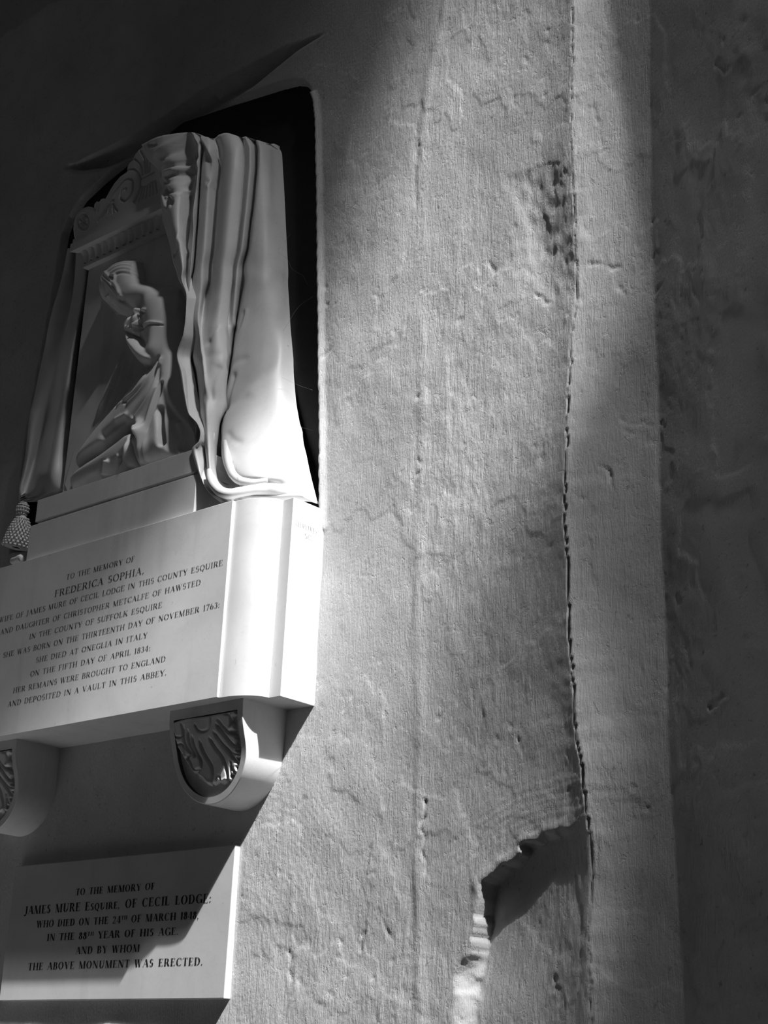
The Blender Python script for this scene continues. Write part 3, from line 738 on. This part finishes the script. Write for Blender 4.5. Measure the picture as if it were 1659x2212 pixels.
# veil behind the arm
for pts in ([(440, 1000), (400, 1180), (300, 1450), (215, 1620)], [(480, 1060), (450, 1220), (370, 1420), (290, 1560)], [(520, 1130), (500, 1250), (430, 1400)]):
    fold(pts, .010, .014, .15); fold([(x+28, y) for x, y in pts], .008, -.010, .15)
fpoly = t3([(520, 216), (430, 226), (350, 278), (290, 370), (250, 440), (238, 520), (240, 590), (290, 634), (335, 665), (362, 700), (400, 700), (450, 712), (462, 730), (436, 790), (428, 900), (390, 1060), (330, 1240), (250, 1430), (170, 1665),
            (60, 1815), (-10, 1915), (-60, 2080), (-86, 2190), (-46, 2285), (100, 2235), (300, 2160), (600, 2065), (780, 2005), (1000, 1945), (1060, 1860), (1030, 1640), (980, 1300), (975, 900), (970, 600), (930, 480), (860, 450), (700, 436), (640, 430), (616, 400), (614, 330), (590, 250)], .155)
HAND = t3([(438, 860), (437, 805), (452, 765), (474, 738), (492, 705), (508, 700), (514, 730), (538, 690), (572, 632), (590, 638), (600, 670), (612, 715), (606, 770), (570, 830), (535, 890), (480, 885)], .22)
CHEEK = t3([(395, 600), (440, 640), (490, 610)], .20)
def blur(h, r, n=2):
    for _ in range(n):
        for axs in (0, 1):
            p = np.pad(h, [(r, r) if k == axs else (0, 0) for k in (0, 1)], mode='edge')
            c = np.cumsum(p, axis=axs); w = 2*r+1
            z = np.zeros_like(np.take(c, [0], axis=axs)); c = np.concatenate([z, c], axis=axs)
            n_ = h.shape[axs]
            h = (np.take(c, range(w, w+n_), axis=axs)-np.take(c, range(0, n_), axis=axs))/w
    return h
FIN = [([uz(*T3(*p), .225) for p in ln], w, a_) for ln, w, a_ in ([[(496, 806), (540, 730), (582, 655)], .0032, -.008], [[(516, 822), (560, 752), (598, 690)], .0032, -.008], [[(536, 842), (575, 790), (608, 738)], .0032, -.007], [[(474, 800), (492, 755), (516, 728)], .0035, -.010],
       [[(486, 798), (532, 716), (576, 640)], .0035, .004], [[(508, 812), (552, 740), (592, 670)], .0035, .004], [[(528, 830), (568, 770), (604, 715)], .0035, .004])]
def woman(U, Z, S):
    h = np.full(U.shape, .003)
    h = np.maximum(h, arm_dome(U, Z, VEIL, .03, .013))
    h = smax(h, arm_dome(U, Z, BACK, .065, .072), .02)
    h = smax(h, arm_dome(U, Z, GOWN, .085, .076), .014)
    h = smax(h, arm_dome(U, Z, NECK, .045, .082), .03)
    h = smax(h, arm_dome(U, Z, CHEST, .03, .060), .02)
    h = smax(h, arm_dome(U, Z, ARM, .075, .088), .03)
    h = blur(h, 4, 2)
    h = smax(h, arm_dome(U, Z, HEAD, .078, .092), .016)
    h = smax(h, arm_dome(U, Z, FORE, .042, .094), .010)
    e, _, _ = seg_dist(U, Z, CHEEK); h = h+.008*np.exp(-(e/.020)**2)
    h = blur(h, 1, 2)
    h = smax(h, arm_dome(U, Z, HAND, .018, .086), .005)
    for ln, w, a_ in FIN:
        e, _, _ = seg_dist(U, Z, ln); h = h+a_*np.exp(-(e/w)**2)
    for ln, w, a_ in FOLDS:
        e, _, _ = seg_dist(U, Z, ln); h = h+a_*np.exp(-(e/w)**2)*sstep(.004, .02, h)
    h = np.maximum(h, .0015)
    h = np.where(S < 1e-6, -.004, h)
    return FD+h
kw = relief('kneeling_woman', fpoly, woman, FD-.012, M_CARVED, None, .0021)
tag(kw, 'marble relief of a kneeling woman in profile, head bowed, hands at her chest', 'sculpture')

# ------------------------------------------------------------------ marble pall hung over the stele
def N7(x, y): return (360+x/4.425, 600+y/4.425)
pall = empty('draped_pall', (.45, -.1, ZT))
tag(pall, 'heavy marble cloth draped in deep folds over the top and sides of the stele', 'drapery')
# fold lines traced down the cloth: upper part (rows YL) and lower part (rows YN)
YL = [0, 290, 440, 640, 840, 1020, 1280, 1480]
TOPY = [240, 150, 120, 122, 138, 158, 165, 180, 138, 126, 155, 172, 160, 205, 198, 225, 242]
XL = [[118, None], [330, 370, 420, 450, 462, 470, 505, 525], [560, 628, 640, 640, 622, 604, 584, 573], [640, 690, 684, 668, 655, 642, 622, 606], [700, 728, 714, 704, 692, 682, 662, 642], [725, 752, 738, 724, 712, 700, 682, 668],
      [770, 805, 795, 778, 765, 755, 737, 712], [840, 890, 895, 882, 868, 852, 830, 803], [900, 945, 940, 918, 902, 886, 868, 844], [965, 1030, 1035, 1020, 1002, 985, 962, 934], [1075, 1120, 1120, 1108, 1092, 1076, 1048, 1012],
      [1115, 1138, 1138, 1122, 1108, 1090, 1062, 1024], [1150, 1195, 1195, 1180, 1162, 1142, 1112, 1068], [1240, 1268, 1268, 1252, 1234, 1208, 1178, 1130], [1280, 1300, 1300, 1284, 1266, 1246, 1216, 1170], [1345, 1368, 1372, 1370, 1362, 1354, 1345, 1334],
      [1412, 1434, 1441, 1450, 1457, 1463, 1474, 1481]]
HEML = [(118, 240), (180, 385), (285, 500), (294, 590), (325, 665), (308, 715), (325, 950), (405, 1260), (430, 1400), (470, 1520)]
YN = [0, 180, 350, 530, 742, 900, 1100, 1290, 1400, 1480, 1560, 1640, 1780, 1900, 2000, 2090]
XN = [[107, 187, 180, 158, 95, 127, 160, 202, 292, 318, 305, 240, 275, 318, 365, 440], [140, 190, 184, 163, 103, 143, 172, 209, 297, 324, 316, 270, 300, 328, 370, 446], [192, 196, 190, 168, 112, 160, 188, 216, 302, 331, 328, 300, 325, 338, 375, 452],
      [222, 210, 200, 176, 126, 186, 208, 228, 310, 340, 341, 336, 354, 352, 388, 462], [242, 224, 214, 190, 142, 202, 224, 244, 322, 350, 354, 356, 368, 372, 405, 478], [268, 265, 262, 304, 322, 346, 360, 362, 362, 368, 374, 382, 396, 408, 450, 520],
      [330, 318, 300, 316, 340, 358, 370, 374, 378, 382, 388, 394, 404, 416, 462, 540], [415, 370, 345, 330, 356, 372, 382, 388, 392, 396, 402, 406, 414, 426, 476, 556], [452, 430, 400, 372, 380, 390, 398, 402, 404, 408, 414, 418, 424, 438, 492, 575],
      [540, 520, 500, 478, 462, 452, 446, 440, 436, 436, 436, 438, 446, 462, 520, 600], [615, 595, 580, 562, 560, 545, 525, 510, 490, 484, 478, 472, 470, 485, 545, 625], [627, 608, 596, 590, 585, 572, 548, 526, 505, 497, 488, 480, 480, 500, 570, 650],
      [665, 650, 632, 612, 600, 582, 556, 534, 512, 504, 494, 488, 490, 520, 600, 700], [735, 708, 680, 650, 625, 602, 570, 546, 528, 522, 516, 512, 530, 575, 650, 770], [775, 745, 712, 680, 652, 625, 590, 562, 548, 543, 540, 552, 585, 640, 740, 850],
      [930, 915, 905, 895, 885, 870, 850, 840, 840, 842, 850, 870, 905, 960, 1010, 1060], [1065, 1075, 1083, 1090, 1100, 1108, 1122, 1150, 1170, 1185, 1200, 1220, 1248, 1275, 1300, 1322]]
# depth off the wall at: top, L640, L1280, N180, N530, N900, N1290, N1560, N1780, N1900, N2000, N2090
DK = [0, .2, .42, .48, .56, .66, .77, .845, .91, .945, .972, 1.0]
DD = [[.215, .225, .225, .222, .222, .222, .222, .225, .226, .226, .226, .228], [.235, .245, .240, .224, .224, .224, .224, .227, .228, .228, .228, .230], [.205, .19, .185, .215, .216, .216, .216, .218, .218, .218, .220, .225],
      [.225, .215, .21, .205, .205, .20, .20, .205, .205, .205, .212, .222], [.19, .165, .16, .15, .14, .14, .14, .15, .16, .17, .19, .215], [.205, .195, .19, .195, .20, .205, .205, .208, .21, .212, .215, .22],
      [.20, .195, .19, .195, .205, .21, .21, .212, .214, .215, .216, .22], [.165, .14, .135, .15, .195, .205, .208, .21, .212, .212, .212, .216], [.172, .168, .165, .17, .19, .20, .203, .205, .205, .205, .205, .212],
      [.165, .168, .165, .168, .18, .188, .19, .19, .19, .19, .192, .205], [.138, .138, .136, .138, .15, .16, .16, .155, .15, .15, .165, .198], [.105, .10, .098, .10, .12, .12, .11, .10, .095, .095, .115, .19],
      [.112, .112, .112, .11, .10, .09, .08, .07, .065, .065, .085, .185], [.052, .05, .05, .05, .05, .055, .06, .065, .08, .085, .075, .17], [.074, .08, .085, .085, .09, .105, .13, .15, .165, .155, .08, .15],
      [.046, .055, .06, .06, .068, .08, .10, .12, .13, .13, .105, .115], [.004, .008, .01, .01, .015, .02, .03, .04, .05, .055, .06, .06]]
def mono(xs, ys, xq):
    """smooth interpolation that does not overshoot"""
    x = np.array(xs, float); y = np.array(ys, float); h = np.diff(x); dl = np.diff(y)/h
    mm = np.zeros(len(x)); mm[1:-1] = np.where(dl[:-1]*dl[1:] > 0, 2*dl[:-1]*dl[1:]/(dl[:-1]+dl[1:]+1e-12), 0); mm[0] = dl[0]; mm[-1] = dl[-1]
    i = np.clip(np.searchsorted(x, xq, side='right')-1, 0, len(x)-2); t = (xq-x[i])/h[i]
    return (2*t**3-3*t**2+1)*y[i]+(t**3-2*t**2+t)*h[i]*mm[i]+(-2*t**3+3*t**2)*y[i+1]+(t**3-t**2)*h[i]*mm[i+1]
NR = 190
cols = []
for c in range(17):
    up = HEML if c == 0 else [(x, y if k else TOPY[c]) for k, (x, y) in enumerate(zip(XL[c], YL))]
    P = [L6(*p) for p in up]+[N7(x, y) for x, y in zip(XN[c], YN)]
    py = np.array([p[1] for p in P]); px = np.array([p[0] for p in P])
    t = np.linspace(0, 1, NR); yq = py[0]+t*(py[-1]-py[0])
    xq = mono(py, px, yq); dq = mono(DK, DD[c], t)
    cols.append(np.array([at(x, y, d) for x, y, d in zip(xq, yq, dq)]))
cols.append(cols[-1]+np.array([.004, .05, 0]))
GP = np.stack([spline(np.array(cols)[:, r], 200) for r in range(NR)])
# gathers of the swag over the crest
def l6w(pts, d=.235): return [uz(*L6(*p), d) for p in curve2(pts, 20)]
SW = [([(700, 222), (590, 330), (450, 435), (315, 497)], .011, -.014), ([(690, 225), (640, 300), (540, 440), (430, 502), (325, 520)], .008, .013), ([(655, 330), (560, 470), (460, 545), (372, 562)], .008, -.012),
      ([(660, 380), (575, 540), (480, 640), (365, 664)], .008, .013), ([(610, 470), (530, 605), (440, 652), (345, 620)], .007, -.010), ([(610, 560), (520, 690), (440, 760), (380, 762)], .007, .010), ([(520, 700), (440, 735), (370, 725)], .006, -.010),
      ([(335, 760), (355, 820), (372, 875)], .008, .012), ([(365, 690), (410, 780), (445, 838)], .009, -.012), ([(560, 150), (480, 260), (330, 380)], .012, -.008), ([(480, 130), (380, 240), (250, 330)], .014, .008), ([(165, 228), (210, 236), (255, 240)], .005, -.012),
      ([(430, 1335), (470, 1300), (485, 1280)], .006, -.009), ([(640, 700), (600, 900), (500, 1200)], .012, .008), ([(700, 215), (735, 214)], .007, .010)]
SU, SZ = GP[..., 0], GP[..., 2]
dy = np.zeros(SU.shape)
kcol = np.arange(200)/199*17
wgt = sstep(5.2, 3.4, kcol)[None, :]*np.ones((NR, 1))
for pts, w, a in SW:
    e, _, _ = seg_dist(SU, SZ, l6w(pts)); dy = dy+1.1*a*np.exp(-(e/w)**2)*wgt
l2 = [([(790, 230), (850, 330), (885, 400)], .008, .010), ([(800, 290), (840, 400), (850, 560)], .010, -.010), ([(830, 640), (860, 560), (880, 440)], .006, -.008), ([(900, 420), (870, 620), (840, 690)], .006, .006)]
for pts, w, a in l2:
    e, _, _ = seg_dist(SU, SZ, l6w(pts, .17)); dy = dy+a*np.exp(-(e/w)**2)*(sstep(4.5, 5.5, kcol)*sstep(9, 8, kcol))[None, :]
n7w = lambda pts, d: [uz(*N7(*p), d) for p in curve2(pts, 20)]
for pts, w, a, d in (([(1010, 330), (960, 620), (930, 840), (820, 1060), (720, 1240), (600, 1330)], .030, -.012, .07), ([(1000, 500), (990, 700), (960, 900), (860, 1100)], .02, .006, .07), ([(580, 1490), (620, 1540), (680, 1570)], .012, -.004, .15),
                     ([(1040, 1380), (1020, 1500), (960, 1700)], .02, -.008, .09), ([(560, 250), (500, 460), (440, 640)], .010, -.006, .17), ([(600, 250), (560, 420), (480, 600)], .010, .006, .16), ([(390, 800), (460, 740), (560, 690)], .014, -.003, .18), ([(530, 880), (500, 1040), (470, 1200)], .010, -.008, .16)):
    e, _, _ = seg_dist(SU, SZ, n7w(pts, d)); dy = dy+a*np.exp(-(e/w)**2)*(sstep(5.5, 6.5, kcol))[None, :]
GP[..., 1] -= dy
def close_pall(G_):
    top = G_[0].copy(); b1 = top.copy(); b1[:, 1] = b1[:, 1]*.55+.01; b1[:, 2] += .010
    b2 = top.copy(); b2[:, 1] = .03; b2[:, 2] += .004
    bot = G_[-1].copy(); bot[:, 1] += .03; bot[:, 2] -= .01
    rows = np.concatenate([b2[None], b1[None], G_, bot[None]])
    l2 = rows[:, :1].copy(); l2[..., 1] += .012; l2[..., 0] += .002
    l3 = rows[:, :1].copy(); l3[..., 1] += .045; l3[..., 0] += .022
    return np.concatenate([l3, l2, rows], 1)
GP = close_pall(GP)
put('side_fall', GP.reshape(-1, 3), grid_faces(*GP.shape[:2]), M_CARVED, pall)
hp = [N7(*p)+(d,) for p, d in (((405, 1840), .216), ((425, 1920), .222), ((470, 2000), .228), ((540, 2055), .225), ((610, 2066), .215), ((690, 2052), .20), ((780, 2035), .18), ((880, 2022), .155), ((960, 2020), .13), ((1060, 2035), .105), ((1180, 2060), .08), ((1300, 2085), .05))]
tube('hem_roll', spline([at(*p) for p in hp], 70), np.interp(np.linspace(0, 1, 70), [0, .12, .35, .6, .8, 1], [.008, .016, .017, .016, .022, .012]), M_CARVED, pall, 14)
hp = [N7(*p)+(d,) for p, d in (((556, 1560), .155), ((575, 1680), .170), ((600, 1800), .185), ((640, 1890), .190), ((700, 1938), .185), ((790, 1955), .170), ((880, 1950), .150), ((965, 1935), .13))]
tube('hem_curl', spline([at(*p) for p in hp], 50), np.interp(np.linspace(0, 1, 50), [0, .3, .7, 1], [.006, .013, .014, .008]), M_CARVED, pall, 12)
# left fall
O8 = lambda x, y: (x/3.686, 520+y/3.686)
KY = [60, 300, 500, 700, 900, 1100, 1300, 1500, 1700, 1850, 1980, 2080]
KL = [542, 492, 437, 390, 347, 303, 262, 225, 205, 180, 153, 158]
KR = [720, 697, 668, 632, 603, 577, 552, 527, 506, 494, 472, 300]
KC = [596, 582, 553, 505, 452, 414, 380, 335, 285, 240, 198, 172]
mix = lambda A, B, k: [a_+(b_-a_)*k for a_, b_ in zip(A, B)]
kcols = [([x-4 for x in KL], [-.03]*12), (KL, [.04, .03, .02, .02, .02, .02, .02, .02, .02, .03, .05, .07]), (mix(KL, KC, .45), [.09, .085, .085, .085, .085, .085, .085, .09, .09, .095, .10, .10]),
         (KC, [.06, .05, .055, .065, .08, .082, .068, .055, .055, .065, .08, .09]), (mix(KC, KR, .16), [.085, .085, .09, .092, .092, .092, .092, .092, .095, .10, .10, .09]), (mix(KC, KR, .5), [.09, .09, .095, .10, .10, .10, .105, .11, .12, .125, .10, .07]),
         (mix(KC, KR, .82), [.085, .09, .098, .105, .108, .108, .11, .115, .125, .135, .125, .06]), (KR, [.06, .06, .07, .075, .08, .085, .09, .095, .105, .115, .115, .05]), ([x+10 for x in KR], [.0]*12)]
LC = []
for xs, ds in kcols:
    yq = np.linspace(KY[0], KY[-1], 110)
    LC.append(np.array([at(*O8(x, y), d) for x, y, d in zip(mono(KY, xs, yq), yq, mono(KY, ds, yq))]))
GL = np.stack([spline(np.array(LC)[:, r], 70) for r in range(110)])
put('left_fall', GL.reshape(-1, 3), grid_faces(110, 70), M_CARVED, pall)
# tassel at the left end of the pall, standing on the plinth
tq = lambda x, y, d=.165: at(x/6.32, 950+y/6.32, d)
tp0, tp1 = tq(318, 1035), tq(215, 1480)
ax = tp1-tp0; hgt = np.linalg.norm(ax); ax = ax/hgt
ea = np.cross(ax, [0, 1, 0]); ea = ea/np.linalg.norm(ea); eb = np.cross(ax, ea)
prof = [(0, .012), (.06, .021), (.2, .030), (.45, .040), (.75, .047), (.97, .050), (1.0, .045), (.98, .02)]
tv = []; 
for t, r in prof:
    for j in range(24):
        w = 2*math.pi*j/24; tv.append(tp0+ax*hgt*t+(r-.005)*(ea*math.cos(w)+eb*math.sin(w)))
tf = [[i*24+j, i*24+(j+1) % 24, (i+1)*24+(j+1) % 24, (i+1)*24+j] for i in range(len(prof)-1) for j in range(24)]
tas = put('tassel', tv, tf, M_CARVED, pall); fix_normals(tas)
bv, bf = [], []
def bead(c, r, rz):
    k = len(bv)
    for i in range(5):
        la = -math.pi/2+math.pi*i/4
        for j in range(6):
            w = 2*math.pi*j/6
            bv.append(c+r*math.cos(la)*(ea*math.cos(w)+eb*math.sin(w))+ax*rz*math.sin(la))
    for i in range(4):
        for j in range(6): bf.append([k+i*6+j, k+i*6+(j+1) % 6, k+(i+1)*6+(j+1) % 6, k+(i+1)*6+j])
for i in range(11):
    t = .10+.085*i; r = np.interp(t, [p[0] for p in prof[:6]], [p[1] for p in prof[:6]])
    for j in range(18):
        w = 2*math.pi*(j+.5*(i % 2))/18
        bead(tp0+ax*hgt*t+(r-.001)*(ea*math.cos(w)+eb*math.sin(w)), .0012+.0044*r/.05, .0050)
kc = tq(310, 955)
for i in range(1, 7):
    la = -math.pi/2+math.pi*i/7
    for j in range(14):
        w = 2*math.pi*(j+.5*(i % 2))/14
        bead(kc+.022*math.cos(la)*(ea*math.cos(w)+eb*math.sin(w))+ax*.027*math.sin(la), .0044, .0044)
nb = put('netting', bv, bf, M_CARVED, pall)
nb.parent = tas; nb.matrix_parent_inverse = Matrix.Identity(4); nb['kind'] = 'stuff'
kc = tq(310, 955); kv = []
for i in range(13):
    la = -math.pi/2+math.pi*i/12
    for j in range(20):
        w = 2*math.pi*j/20; r = .0205*(1+.05*math.sin(j*math.pi/20*16)*math.cos(la))
        kv.append(kc+r*math.cos(la)*(ea*math.cos(w)+eb*math.sin(w))+ax*.028*math.sin(la))
kf = [[i*20+j, i*20+(j+1) % 20, (i+1)*20+(j+1) % 20, (i+1)*20+j] for i in range(12) for j in range(20)]
kn = put('knot', kv, kf, M_CARVED, pall); fix_normals(kn)
hp = [tq(180, 1655, .19), tq(240, 1635, .20), tq(290, 1610, .20), tq(300, 1690, .19)]
tube('cord_end', spline(hp, 14), .013, M_CARVED, pall, 10)

# ------------------------------------------------------------------ cobwebs
def web(label, lines):
    V = []; F = []
    for ln in lines:
        P = spline([at(*p) for p in ln], max(6, 4*len(ln)))
        k = len(V); r = .00036
        for p in P:
            V += [p+np.array([r, 0, 0]), p+np.array([-r*.5, -r*.86, 0]), p+np.array([-r*.5, r*.86, 0])]
        for i in range(len(P)-1):
            for j in range(3): F.append([k+3*i+j, k+3*i+(j+1) % 3, k+3*i+3+(j+1) % 3, k+3*i+3+j])
    o = put('cobweb', V, F, M_WEB); tag(o, label, 'cobweb', kind='stuff')
web('cobweb threads strung from the draped cloth across the black slab', [[(601, 545, .02), (622, 562, .0), (630, 580, -.01), (645, 590, -.02), (655, 596, -.02), (662, 610, -.02), (676, 621, -.005)], [(600, 540, .02), (612, 526, -.02), (628, 505, -.03)],
    [(612, 715, .03), (648, 660, -.01), (677, 640, .0)], [(608, 815, .05), (640, 830, .0), (676, 843, .0)], [(640, 920, .05), (676, 930, .0)]])
web('cobweb threads hanging in the folded hem of the draped cloth', [[(510, 1003, .20), (516, 1040, .20), (521, 1058, .205)], [(538, 1035, .19), (538, 1052, .195)], [(563, 1030, .17), (550, 1050, .185)], [(440, 1030, .20), (455, 1012, .20), (490, 1020, .20), (505, 995, .2)], [(436, 1042, .21), (450, 1048, .2), (448, 1062, .2)]])
web('cobweb threads trailing from the plinth corner beside the shell bracket', [[(625, 1510, .12), (640, 1521, .08), (660, 1526, .03), (672, 1524, .004)], [(655, 1528, .03), (660, 1545, .01), (662, 1548, .006)], [(548, 1750, .006), (557, 1760, .006), (563, 1735, .006)]])
